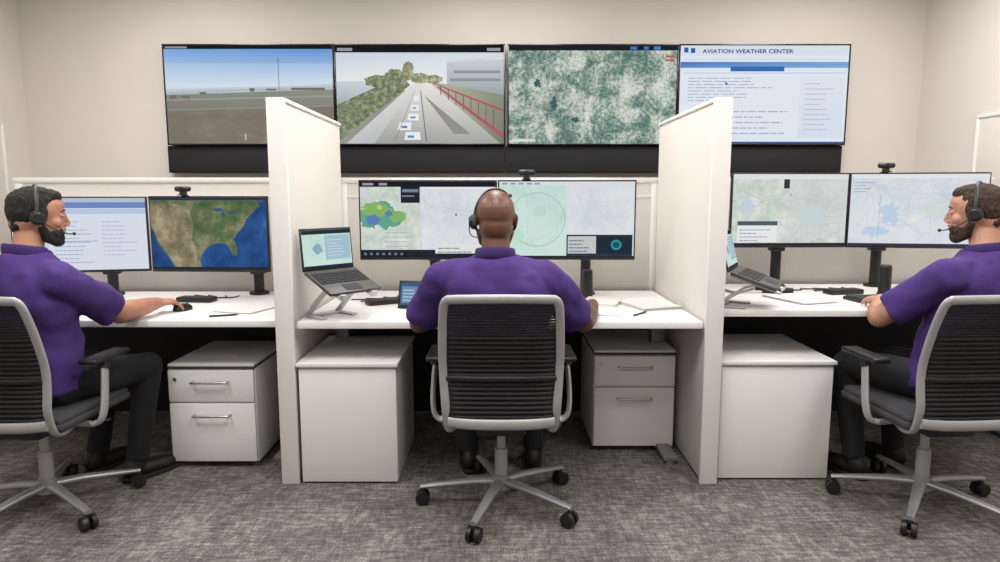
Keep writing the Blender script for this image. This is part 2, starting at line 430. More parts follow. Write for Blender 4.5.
def ring(cx,cy,rx,ry,t,n=28):
    out=[]
    for i in range(n):
        a=2*math.pi*i/n;c=2*math.pi*(i+1)/n
        out.append([(cx+rx*math.cos(a),cy+ry*math.sin(a)),(cx+rx*math.cos(c),cy+ry*math.sin(c)),(cx+rx*(1-t)*math.cos(c),cy+ry*(1-t)*math.sin(c)),(cx+rx*(1-t)*math.cos(a),cy+ry*(1-t)*math.sin(a))])
    return out

pic_beach=[(rect(0,0,1,1),(150,170,190)),
 (rect(0,0.5,1,0.97),[(214,224,232),(214,224,234),(96,148,212),(118,164,220)]),
 (rect(0,0.58,1,0.82),[(212,222,232),(214,224,234),(158,190,226),(166,196,228)]),
 ([(0,0.50),(0.5,0.54),(1,0.55),(1,0.62),(0.85,0.60),(0.5,0.585),(0,0.56)],[(160,176,182)]*2+[(168,180,184)]+[(198,210,216)]*4),
 ([(0,0),(1,0),(1,0.555),(0.55,0.535),(0,0.50)],[(112,106,96),(120,113,102),(142,142,130),(138,140,130),(130,134,124)]),
 ([(0.0,0.0),(1,0.0),(1,0.38),(0.0,0.34)],P_sand),
 ([(0.0,0.34),(1,0.38),(1,0.395),(0,0.352)],(144,142,128)),
 ([(0.0,0.44),(1,0.48),(1,0.50),(0,0.455)],(150,156,148)),
 ([rect(0.02,0.46,0.06,0.50),rect(0.09,0.47,0.14,0.49),rect(0.5,0.535,0.53,0.57),rect(0.6,0.545,0.66,0.565),rect(0.2,0.505,0.24,0.53),rect(0.75,0.55,0.95,0.575)],(114,112,108)),
 ([(0.03,0.42),(0.14,0.46),(0.14,0.44),(0.05,0.40)],(150,122,106)),
 ([rect(0.675,0.55,0.68,0.86),rect(0.67,0.84,0.686,0.87)],(136,140,150)),
 (rect(0.46,0.04,0.468,0.10),(200,200,200)),
 (rect(0,0.965,1,1),(26,28,32)),
 (rect(0.01,0.972,0.14,0.99),(150,150,150))]
pic_road=[(rect(0,0,1,1),(150,148,145)),
 (rect(0,0.55,1,0.94),[(238,236,230),(238,236,234),(210,220,232),(196,210,226)]),
 ([rect(0.0,0.40,0.24,0.64)],[(160,174,178),(170,182,186),(204,214,218),(196,208,214)]),
 ([rect(0.66,0.50,1.0,0.86)],[(160,168,174),(156,164,172),(200,206,211),(198,204,211)]),
 ([rect(0.70,0.72,0.98,0.75),rect(0.68,0.64,0.98,0.67)],(142,150,158)),
 ([[(0.66,0.86),(0.98,0.90),(1.0,0.88),(0.66,0.83)]],(212,216,219)),
 ([(0,0.02),(0.0,0.40),(0.26,0.60),(0.40,0.68),(0.44,0.60)],P_tree),
 ([blob(0.26,0.64,0.11,0.07,21,40,0.25),blob(0.35,0.68,0.07,0.10,24,40,0.25)],P_tree),
 ([blob(0.43,0.74,0.04,0.11,23,40,0.2),blob(0.50,0.67,0.06,0.06,25,40,0.2),blob(0.58,0.66,0.06,0.05,26,40,0.2)],P_autumn),
 ([(0.05,0),(0.98,0),(0.56,0.62),(0.46,0.62)],[(156,156,156),(166,166,164),(230,227,221),(222,220,217)]),
 ([(0.05,0),(0.22,0),(0.47,0.60),(0.46,0.62)],[(190,194,194),(184,186,186),(220,220,217),(220,220,217)]),
 ([(0.98,0.0),(1,0.0),(1,0.50),(0.62,0.62),(0.56,0.62)],[(116,124,104),(116,124,104),(136,142,120),(178,176,158),(200,194,184)]),
 ([[(0.60,0.58),(0.612,0.585),(1.0,0.10),(1.0,0.05)],[(0.57,0.62),(0.58,0.625),(1.0,0.35),(1,0.325)]],(172,92,106)),
 ([[(0.62+i*0.045,0.60-i*0.035),(0.626+i*0.045,0.60-i*0.035),(0.626+i*0.045,0.50-i*0.05),(0.62+i*0.045,0.50-i*0.05)] for i in range(8)],(150,90,102)),
 ([[(0.0,0.16),(0.40,0.62),(0.405,0.62),(0.01,0.15)],[(0.0,0.34),(0.38,0.66),(0.384,0.655),(0,0.325)]],(126,124,124)),
 ([[(0.40,0.04),(0.50,0.04),(0.495,0.12),(0.41,0.12)],[(0.36,0.14),(0.44,0.14),(0.445,0.22),(0.375,0.22)],[(0.42,0.24),(0.49,0.24),(0.488,0.31),(0.428,0.31)],[(0.44,0.34),(0.49,0.34),(0.489,0.40),(0.446,0.40)],[(0.46,0.44),(0.49,0.44),(0.49,0.49),(0.463,0.49)]],(230,236,240)),
 ([rect(0.42,0.06,0.46,0.085),rect(0.385,0.16,0.42,0.185),rect(0.44,0.26,0.47,0.28),rect(0.455,0.36,0.475,0.375)],(96,138,176)),
 ([[(0.34,0.02),(0.344,0.02),(0.47,0.55),(0.468,0.55)],[(0.53,0.02),(0.537,0.02),(0.505,0.55),(0.50,0.55)]],(112,118,126)),
 ([[(0.52,0.50),(0.66,0.30),(0.80,0.10),(0.70,0.10)]],(144,144,143)),
 (rect(0,0.93,1,1),(24,26,30)),([rect(0.01,0.945,0.10,0.975),rect(0.9,0.945,0.98,0.975)],(150,154,160)),
 (rect(0.0,0.915,1,0.93),(206,208,212))]
pic_aer=[(rect(0,0,1,1),P_aerial),
 ([blob(0.17,0.62,0.03,0.07,36,20,0.6),blob(0.27,0.42,0.025,0.09,37,20,0.6),blob(0.40,0.25,0.03,0.04,38,20,0.6)],(66,96,98)),
 (roads(0.02,0.98,0.05,0.93,22,39,0.0009),(180,194,186)),
 ([rect(0.93,0.88,0.985,0.90),rect(0.93,0.84,0.985,0.86)],(186,90,84)),
 ([rect(0.02,0.02,0.16,0.05)],(210,216,214)),
 (rect(0,0.95,1,1),(30,34,40)),([rect(0.72,0.958,0.76,0.99),rect(0.8,0.958,0.83,0.99)],(70,110,190)),
 ([rect(0.86,0.958,0.9,0.99)],(70,130,210))]
pic_web=[(rect(0,0,1,1),(222,229,238)),
 (rect(0,0.90,1,1),(214,222,234)),([rect(0.02,0.93,0.045,0.98),rect(0.06,0.925,0.085,0.975)],(46,92,170)),
 (rect(0,0.775,1,0.835),[(100,144,202),(130,170,216),(120,162,212),(66,114,186)]),
 (rect(0.30,0.74,0.62,0.79),(60,106,176)),
 (rect(0.02,0.86,0.95,0.867),(190,204,224)),
 ([rect(0.02,0.72,0.99,0.726)],(170,188,212)),
 (rect(0.72,0.06,0.985,0.70),[(212,220,232),(212,220,232),(220,227,236),(220,227,236)]),
 (lines(0.05,0.68,0.44,0.70,8,41,0.22),(150,162,184)),
 (lines(0.30,0.78,0.10,0.38,5,42,0.2),(160,172,192)),
 (lines(0.75,0.96,0.14,0.66,10,43,0.2),(182,192,210)),
 ([rect(0.27,0.60,0.285,0.63)],(60,120,200)),
 ([rect(0.02,0.08,0.24,0.38)],(230,233,238)),(lines(0.04,0.22,0.1,0.36,5,44,0.2),(170,180,198)),
 (rect(0,0,1,0.02),(60,90,140))]

# ------------------------------------------------------------- video wall
SW,SH=1.207,0.696
for i,(it,lab) in enumerate(((pic_beach,'large wall display showing a beach camera view'),(pic_road,'large wall display showing a road camera view'),(pic_aer,'large wall display showing a green aerial map'),(pic_web,'large wall display showing a white and blue web page'))):
    xc=-2.375+SW*(i+0.5)+(0.012 if i>1 else 0); e=empty('wall_display',(xc,4.85,2.012))
    b=B(); b.box((0,0.055,0),(SW-0.006,0.11,SH),0.003); b.obj('housing',M_black,e)
    b=B(); t=0.010
    for z in (-SH/2+t/2,SH/2-t/2): b.box((0,-0.001,z),(SW-0.004,0.008,t),0.001)
    for x in (-SW/2+t/2+0.002,SW/2-t/2-0.002): b.box((x,-0.001,0),(t,0.008,SH),0.001)
    b.obj('bezel',M_gloss,e)
    s=picture(SW-0.024,SH-0.02,it,e,(0,-0.0005,0))
    if i==3:
        text('AVIATION WEATHER CENTER',0.038,(-0.44,-0.006,0.285),e,(52,66,104),0.0008,width=0.64)
    top(e,lab,'display','video wall displays')
for i in range(4):
    xc=-2.395+1.215*(i+0.5); e=empty('black_wall_panel',(xc,4.88,1.565))
    b=B(); b.box((0,0.045,0),(1.21,0.09,0.19),0.003); b.obj('panel',M_matte,e)
    b=B(); b.box((0,-0.002,0.0),(1.20,0.006,0.176),0.002); b.obj('face',M_matte,e)
    top(e,'matte black panel under the video wall','wall panel','black panels under the video wall')

# ------------------------------------------------------------- monitors
def monitor(pos,w,h,yaw,post,zd,items,lab,grp='desk monitors'):
    e=empty('monitor',(post[0],post[1],zd))
    lp=V(pos)-V((post[0],post[1],zd))
    b=B(); b.box((0,0.012,0),(w,0.022,h),0.004); b.box((0,0.03,0),(w*0.55,0.03,h*0.5),0.012)
    p=b.obj('display_panel',M_black,e,loc=lp,rot=(0,0,yaw))
    picture(w-0.016,h-0.022,items,p,(0,-0.0003,0.003))
    b=B(); b.cone((0,0,0),(0,0,0.014),0.055,n=28); b.obj('clamp_base',M_black,e)
    b=B(); b.cone((0,0,0.012),(0,0,lp.z+0.03),0.028,n=24); b.box((0,0,lp.z-h/2-0.02),(0.075,0.07,0.025),0.006); b.obj('post',M_black,e)
    back=lp+V((math.sin(-yaw),math.cos(yaw),0))*0.045
    b=B(); b.tube([(0,0,lp.z),(V((0,0,lp.z))+back)/2+V((0,0.03,0)),back],0.018,0.022,n=12); b.obj('arm',M_black,e)
    top(e,lab,'monitor',grp)
    return e

pic_c1=[(rect(0,0,1,1),(206,210,212)),(rect(0,0.10,0.44,0.93),P_relief),(roads(0.01,0.43,0.12,0.92,14,50,0.0015),(176,188,180)),
 ([blob(0.06,0.52,0.10,0.22,51,22,0.5),blob(0.17,0.55,0.17,0.20,52,26,0.5)],(98,160,140)),
 ([blob(0.12,0.62,0.16,0.13,53,26,0.5),blob(0.28,0.55,0.09,0.11,54,20,0.5)],(128,178,104)),
 ([blob(0.09,0.50,0.06,0.09,55),blob(0.21,0.58,0.035,0.05,56)],(96,124,180)),
 ([blob(0.14,0.66,0.025,0.035,57)],(206,192,100)),
 (lines(0.18,0.42,0.14,0.38,4,58,0.2),(160,176,180)),
 (rect(0.30,0.72,0.44,0.93),(34,38,48)),([rect(0.31,0.86,0.43,0.90),rect(0.31,0.80,0.40,0.82)],(120,130,144)),
 (rect(0.45,0.10,0.99,0.90),P_map3),(roads(0.46,0.98,0.2,0.88,22,60,0.0015),(192,198,208)),
 ([rect(0.70,0.55,0.715,0.58)],(190,90,90)),([rect(0.0,0.80,0.05,0.93)],(206,210,220)),
 (rect(0,0.93,1,1),(30,32,40)),([rect(0.02,0.95,0.10,0.98),rect(0.14,0.95,0.2,0.98)],(150,156,170)),
 (rect(0.45,0.90,0.99,0.93),(226,228,232)),
 (rect(0,0,1,0.10),(34,38,48)),([rect(0.02+0.045*i,0.03,0.04+0.045*i,0.06) for i in range(7)],(110,124,146)),
 (rect(0.55,0.05,0.99,0.17),(222,222,221)),(lines(0.57,0.9,0.06,0.16,2,59,0.3),(130,134,140))]
pic_c2=[(rect(0,0,1,1),(216,219,220)),(rect(0,0.03,0.50,0.95),P_map2),(roads(0.01,0.49,0.05,0.93,16,65,0.0015),(174,200,194)),
 (ring(0.28,0.5,0.21,0.36,0.03),(162,192,186)),([blob(0.3,0.6,0.06,0.09,61)],(186,214,200)),([blob(0.12,0.3,0.08,0.1,62)],(188,216,206)),
 (rect(0.51,0.32,0.99,0.93),P_map3),(roads(0.52,0.98,0.34,0.92,12,66,0.0015),(200,205,212)),
 (rect(0.50,0.02,0.99,0.30),(46,54,66)),(rect(0.51,0.05,0.72,0.28),(190,198,196)),(lines(0.52,0.7,0.07,0.26,4,63),(110,120,130)),
 (rect(0.73,0.05,0.985,0.28),(34,46,58)),(blob(0.87,0.165,0.04,0.07,64,20,0.0),(56,140,148)),(blob(0.87,0.165,0.025,0.042,64,20,0.0),(26,84,104)),
 (rect(0,0.95,1,1),(216,219,221)),([rect(0.02+0.06*i,0.96,0.06+0.06*i,0.985) for i in range(5)],(150,158,166)),(rect(0,0,1,0.02),(40,44,54))]
pic_l1=[(rect(0,0,1,1),(212,219,230)),(rect(0,0.86,1,0.94),(108,134,190)),(rect(0.30,0.78,1,0.85),(180,196,224)),
 (lines(0.30,0.62,0.1,0.72,11,71,0.22),(160,170,192)),(lines(0.66,0.96,0.2,0.72,9,72,0.22),(172,182,202)),(rect(0.0,0.0,0.26,0.84),(200,209,224)),
 (rect(0,0.94,1,1),(180,188,206)),(rect(0.3,0.4,0.62,0.408),(110,136,190))]
pic_l2=[(rect(0,0,1,1),P_sea),
 ([(0.0,0.96),(0.93,0.96),(0.95,0.88),(0.89,0.80),(0.83,0.70),(0.80,0.60),(0.74,0.50),(0.71,0.42),(0.74,0.30),(0.735,0.20),(0.70,0.18),(0.68,0.26),(0.65,0.35),(0.57,0.37),(0.50,0.33),(0.45,0.27),(0.41,0.14),(0.43,0.0),(0.20,0.0),(0.16,0.12),(0.10,0.24),(0.05,0.38),(0.02,0.52),(0.0,0.60)],P_land),
 ([(0.0,0.90),(0.12,0.93),(0.26,0.90),(0.34,0.84),(0.37,0.62),(0.35,0.42),(0.40,0.22),(0.35,0.0),(0.22,0.0),(0.17,0.13),(0.11,0.25),(0.06,0.40),(0.02,0.56),(0.0,0.64)],P_landw),
 ([blob(0.59,0.83,0.05,0.04,81,14,0.5),blob(0.63,0.77,0.02,0.05,82,12,0.5),blob(0.70,0.79,0.04,0.025,83,12,0.5)],(58,86,120)),
 ([rect(0.0,0.95,0.98,0.955)],(120,130,130)),
 (rect(0,0.96,1,1),(52,56,66)),(rect(0,0,1,0.035),(40,44,54))]
pic_r1=[(rect(0,0,1,1),(208,211,210)),(rect(0.0,0.03,1,0.93),P_relief),(rect(0.48,0.10,1,0.93),P_map1),
 (roads(0.01,0.99,0.05,0.92,34,94,0.0015),(184,192,190)),
 ([blob(0.12,0.55,0.10,0.14,91,20,0.5)],(194,206,220)),([blob(0.7,0.45,0.16,0.2,92,24,0.5)],(196,210,212)),
 ([rect(0.05,0.04,0.40,0.34)],(228,230,231)),(rect(0.05,0.28,0.40,0.34),(80,90,106)),(lines(0.07,0.38,0.06,0.26,4,93,0.25),(140,148,158)),
 ([rect(0.5,0.70,0.51,0.72),rect(0.25,0.6,0.26,0.62)],(190,90,90)),
 (rect(0.44,0.80,0.49,0.93),(54,58,66)),(rect(0,0.93,1,1),(222,223,224)),(rect(0,0,1,0.03),(40,44,54))]
pic_r2=[(rect(0,0,1,1),(214,218,222)),(rect(0,0.03,1,0.94),P_map3),(roads(0.01,0.99,0.05,0.92,34,105,0.0015),(188,198,212)),
 ([blob(0.30,0.45,0.10,0.2,101,26,0.6),blob(0.2,0.2,0.12,0.1,102,20,0.6)],(188,206,226)),([blob(0.62,0.5,0.1,0.15,103,20,0.5)],(206,217,211)),
 ([rect(0.22,0.1,0.225,0.7)],(166,182,204)),(rect(0,0.94,1,1),(224,227,230)),(rect(0,0,1,0.03),(50,60,80)),
 (lines(0.02,0.2,0.75,0.92,4,104,0.3),(160,170,186))]

MC_L=monitor((-0.365,3.40,1.183),0.70,0.405,0.02,(-0.365,3.72),ZM,pic_c1,'black-framed wide monitor showing weather radar and map windows')
MC_R=monitor(( 0.339,3.40,1.183),0.70,0.405,-0.02,(0.485,3.76),ZM,pic_c2,'black-framed wide monitor showing a pale green map')
ML_1=monitor((-2.23,3.55,1.10),0.66,0.405,0.22,(-2.2,3.76),ZL,pic_l1,'black-framed monitor showing a white and blue document')
ML_2=monitor((-1.57,3.60,1.10),0.65,0.41,-0.04,(-1.385,3.80),ZL,pic_l2,'black-framed monitor showing a satellite map of the country')
MR_1=monitor((1.555,3.60,1.228),0.64,0.40,0.04,(1.57,3.78),ZR,pic_r1,'black-framed monitor showing a pale grey map')
MR_2=monitor((2.21,3.55,1.228),0.68,0.40,-0.18,(2.15,3.80),ZR,pic_r2,'black-framed monitor showing a pale blue street map')

def webcam(x,y,z,yaw=0.0):
    e=empty('webcam',(x,y,z),yaw)
    b=B(); b.box((0,0.0,0.035),(0.085,0.03,0.028),0.012,seg=3); b.obj('body',M_black,e)
    b=B(); b.cone((0,-0.014,0.035),(0,-0.019,0.035),0.011,n=18); b.obj('lens',M_led,e)
    b=B(); b.box((0,0.004,0.012),(0.03,0.03,0.024),0.003); b.box((0,-0.012,0.003),(0.045,0.02,0.006),0.002); b.box((0,0.024,-0.012),(0.04,0.008,0.03),0.002); b.obj('clip',M_black,e)
    top(e,'small black webcam clipped on top of a monitor','webcam','webcams')
webcam(-1.70,3.605,1.307); webcam(0.135,3.405,1.388); webcam(2.05,3.585,1.43,-0.18)

# ------------------------------------------------------------- laptops
def laptop(pos,yaw,zd,items,lab,pitch=22,lid_a=-10):
    e=empty('laptop',pos,yaw)
    R=Matrix.Rotation(math.radians(pitch),3,'X')
    def T(x,y,z): return R@V((x,y,z))
    b=B(); b.box(T(0,-0.11,0),(0.28,0.21,0.016),0.004,rot=R); base=b.obj('base',M_lapgrey,e)
    b=B()
    for r in range(5):
        for c in range(13): b.box(T(-0.12+c*0.020,-0.045-r*0.020,0.010),(0.016,0.016,0.004),0.001,rot=R,seg=1)
    b.obj('keyboard',M_keys,base)
    b=B(); b.box(T(0,-0.178,0.009),(0.09,0.052,0.002),0.0,rot=R); b.obj('touchpad',M_dkgrey,base)
    b=B(); b.box((0,0.004,0.098),(0.28,0.009,0.195),0.003); lid=b.obj('lid',M_black,e,rot=(math.radians(lid_a),0,0))
    picture(0.266,0.170,items,lid,(0,-0.0008,0.100))
    top(e,lab,'laptop','laptops on stands')
    s=empty('laptop_stand',(pos[0],pos[1],zd),yaw); dz=pos[2]-zd
    b=B()
    for sx in (-0.085,0.085):
        a=T(sx,0.0,-0.016); c=T(sx,-0.235,-0.016)
        b.tube([a+V((0,0,dz)),c+V((0,0,dz)),c+V((0,-0.004,dz+0.02))],0.007,0.018,n=10)
    b.box(T(0,-0.10,-0.018)+V((0,0,dz)),(0.2,0.10,0.006),0.002,rot=R)
    b.obj('tray',M_stand,s)
    b=B()
    for sx in (-0.085,0.085):
        b.tube([(sx,0.06,0.008),(sx,-0.04,dz*0.45),(sx,-0.10,dz-0.075)],0.006,0.020,n=10)
        b.tube([(sx,0.06,0.006),(sx,-0.07,0.006)],0.005,0.018,n=10)
    b.box((0,0.05,0.006),(0.19,0.05,0.010),0.004)
    b.obj('legs',M_stand,s)
    top(s,'silver folding stand raising a laptop above the desk','laptop stand','laptop stands')
pic_lap=[(rect(0,0,1,1),(186,198,206)),(rect(0,0.05,1,0.9),P_map2),(rect(0.45,0.2,0.98,0.86),(160,190,206)),([blob(0.3,0.5,0.12,0.16,111)],(140,172,190)),(lines(0.5,0.95,0.3,0.8,6,112,0.25),(206,218,228)),(rect(0,0.9,1,1),(40,46,60)),(rect(0,0,1,0.06),(40,46,60))]
laptop((-0.79,3.07,0.965),math.radians(50),ZM,pic_lap,'open black laptop with map on screen, tilted on a stand',23,-6)
laptop((1.105,3.13,0.960),math.radians(62),ZR,pic_lap,'open laptop tilted on a stand next to the divider',18,-14)

# ------------------------------------------------------------- desk objects
def keyboard(x,y,z,yaw):
    e=empty('keyboard',(x,y,z),yaw)
    b=B(); b.box((0,0,0.009),(0.44,0.14,0.018),0.005); base=b.obj('case',M_black,e)
    b=B()
    for r in range(5):
        for c in range(19): b.box((-0.20+c*0.0222,0.05-r*0.024,0.020),(0.018,0.019,0.006),0.0015,seg=1)
    b.obj('keys',M_keys,e)
    top(e,'black full-size keyboard on the white desk','keyboard','keyboards')
def mouse(x,y,z,yaw):
    e=empty('mouse',(x,y,z),yaw)
    b=B(); b.loft([(0,0,0.001,0.029,0.052),(0,0,0.010,0.031,0.055),(0,-0.002,0.022,0.028,0.048),(0,-0.006,0.031,0.020,0.034),(0,-0.008,0.035,0.009,0.016)],n=24,e=2.2); b.obj('shell',M_black,e)
    b=B(); b.cone((-0.004,0.028,0.026),(0.004,0.028,0.026),0.008,n=14); b.obj('scroll_wheel',M_dkgrey,e)
    top(e,'black computer mouse on the desk','computer mouse','computer mice')
keyboard(-2.02,3.30,ZL,-0.15); keyboard(0.02,3.20,ZM,0); keyboard(1.95,3.28,ZR,0.15)
mouse(-1.565,3.245,ZL,-0.35); mouse(2.3,3.25,ZR,0.2)
def tablet(x,y,z,yaw):
    e=empty('tablet',(x,y,z),yaw)
    R=Matrix.Rotation(math.radians(-15),3,'X')
    b=B(); b.box(R@V((0,0,0.072)),(0.17,0.011,0.14),0.004,rot=R); p=b.obj('case',M_black,e)
    s=picture(0.148,0.112,[(rect(0,0,1,1),(60,92,128)),(rect(0.05,0.1,0.95,0.85),(104,140,170)),(lines(0.1,0.9,0.2,0.8,4,121),(190,204,216))],p)
    s.rotation_euler=(math.radians(-15),0,0); s.location=R@V((0,-0.0062,0.073))
    b=B(); b.box((0,0.05,0.004),(0.10,0.09,0.008),0.003); b.tube([(0,0.085,0.006),(0,0.03,0.075)],0.005,0.02,n=10); b.obj('stand',M_black,e)
    top(e,'small black tablet propped on a stand','tablet')
tablet(-0.425,3.25,ZM,-0.2)
def papers(x,y,z,yaw,w=0.21,d=0.29,n=4,lab='small stack of white paper sheets on the desk'):
    e=empty('paper_stack',(x,y,z),yaw); r=random.Random(int(x*100))
    b=B()
    for i in range(n): b.box((r.uniform(-.004,.004),r.uniform(-.004,.004),0.001+i*0.0016),(w,d,0.0014),rot=Matrix.Rotation(r.uniform(-.03,.03),3,'Z'))
    b.obj('sheets',M_paper,e,smooth=False)
    top(e,lab,'paper','desk papers')
papers(0.75,3.36,ZM,0.35,n=9); papers(-1.25,3.3,ZL,-0.3); papers(1.50,3.3,ZR,0.3,n=6); papers(0.53,3.16,ZM,-0.2,0.15,0.2,3)
def notebook(x,y,z,yaw,w=0.15,d=0.21,th=0.010):
    e=empty('notebook',(x,y,z),yaw)
    b=B(); b.box((0,0,th/2+0.001),(w,d,th),0.001); b.obj('pages',M_paper,e)
    b=B(); b.box((0,0,th+0.0022),(w+0.005,d+0.005,0.002),0.0005); b.box((0,0,0.001),(w+0.005,d+0.005,0.002),0.0005); b.obj('cover',M_cap,e)
    b=B(); n=int(d/0.0146)
    for i in range(n): b.tube([(-w/2-0.003+0.007*math.cos(a),-d/2+0.01+i*0.0146,0.007+0.007*math.sin(a)) for a in [k*math.pi/5 for k in range(10)]],0.0013,n=5,closed=True)
    b.obj('wire_binding',M_dkgrey,e)
    top(e,'spiral notebook with white cover lying on the desk','notebook','notebooks')
notebook(0.53,3.43,ZM,-0.35,0.18,0.22,0.014); notebook(1.30,3.60,ZR,0.2)
def pen(x,y,z,yaw):
    e=empty('pen',(x,y,z),yaw)
    b=B(); b.cone((-0.06,0,0.005),(0.055,0,0.005),0.0045,n=12); b.cone((0.055,0,0.005),(0.07,0,0.005),0.0045,0.001,n=12); b.obj('barrel',M_black,e)
    b=B(); b.box((-0.04,0,0.010),(0.035,0.003,0.002)); b.obj('clip',M_chrome,e)
    top(e,'black ballpoint pen lying on the desk','pen','pens')
pen(0.66,3.10,ZM,0.9); pen(-1.3,3.08,ZL,0.4)
def dock(x,y,z,yaw,lab='small black docking station with cables on the desk'):
    e=empty('docking_station',(x,y,z),yaw)
    b=B(); b.box((0,0,0.014),(0.19,0.08,0.026),0.005); b.obj('body',M_black,e)
    b=B()
    for i,c in enumerate((-0.06,-0.02,0.03,0.07)):
        b.tube(spath([(c,0.04,0.014),(c+0.01,0.07,0.012),(c-0.03,0.11,0.005),(c+0.06,0.13,0.005),(c*2,0.19,0.005)],6),0.0035,n=8)
    b.obj('cables',M_black,e)
    top(e,lab,'docking station','docking stations')
dock(1.82,3.50,ZR,0.2); dock(-1.62,3.52,ZL,-0.1); dock(-0.60,3.42,ZM,0.5); dock(1.47,3.54,ZR,-0.4)
def speaker(x,y,z):
    e=empty('desk_speaker',(x,y,z))
    b=B(); b.cone((0,0,0),(0,0,0.012),0.034,n=28); b.cone((0,0,0.012),(0,0,0.15),0.031,0.029,n=28); b.obj('body',M_black,e)
    b=B(); b.cone((0,0,0.15),(0,0,0.158),0.029,0.024,n=28); b.obj('top_cap',M_dkgrey,e)
    top(e,'small black cylindrical speaker standing on the desk','speaker','cylindrical speakers')
speaker(0.475,3.60,ZM); speaker(2.02,3.47,ZR)

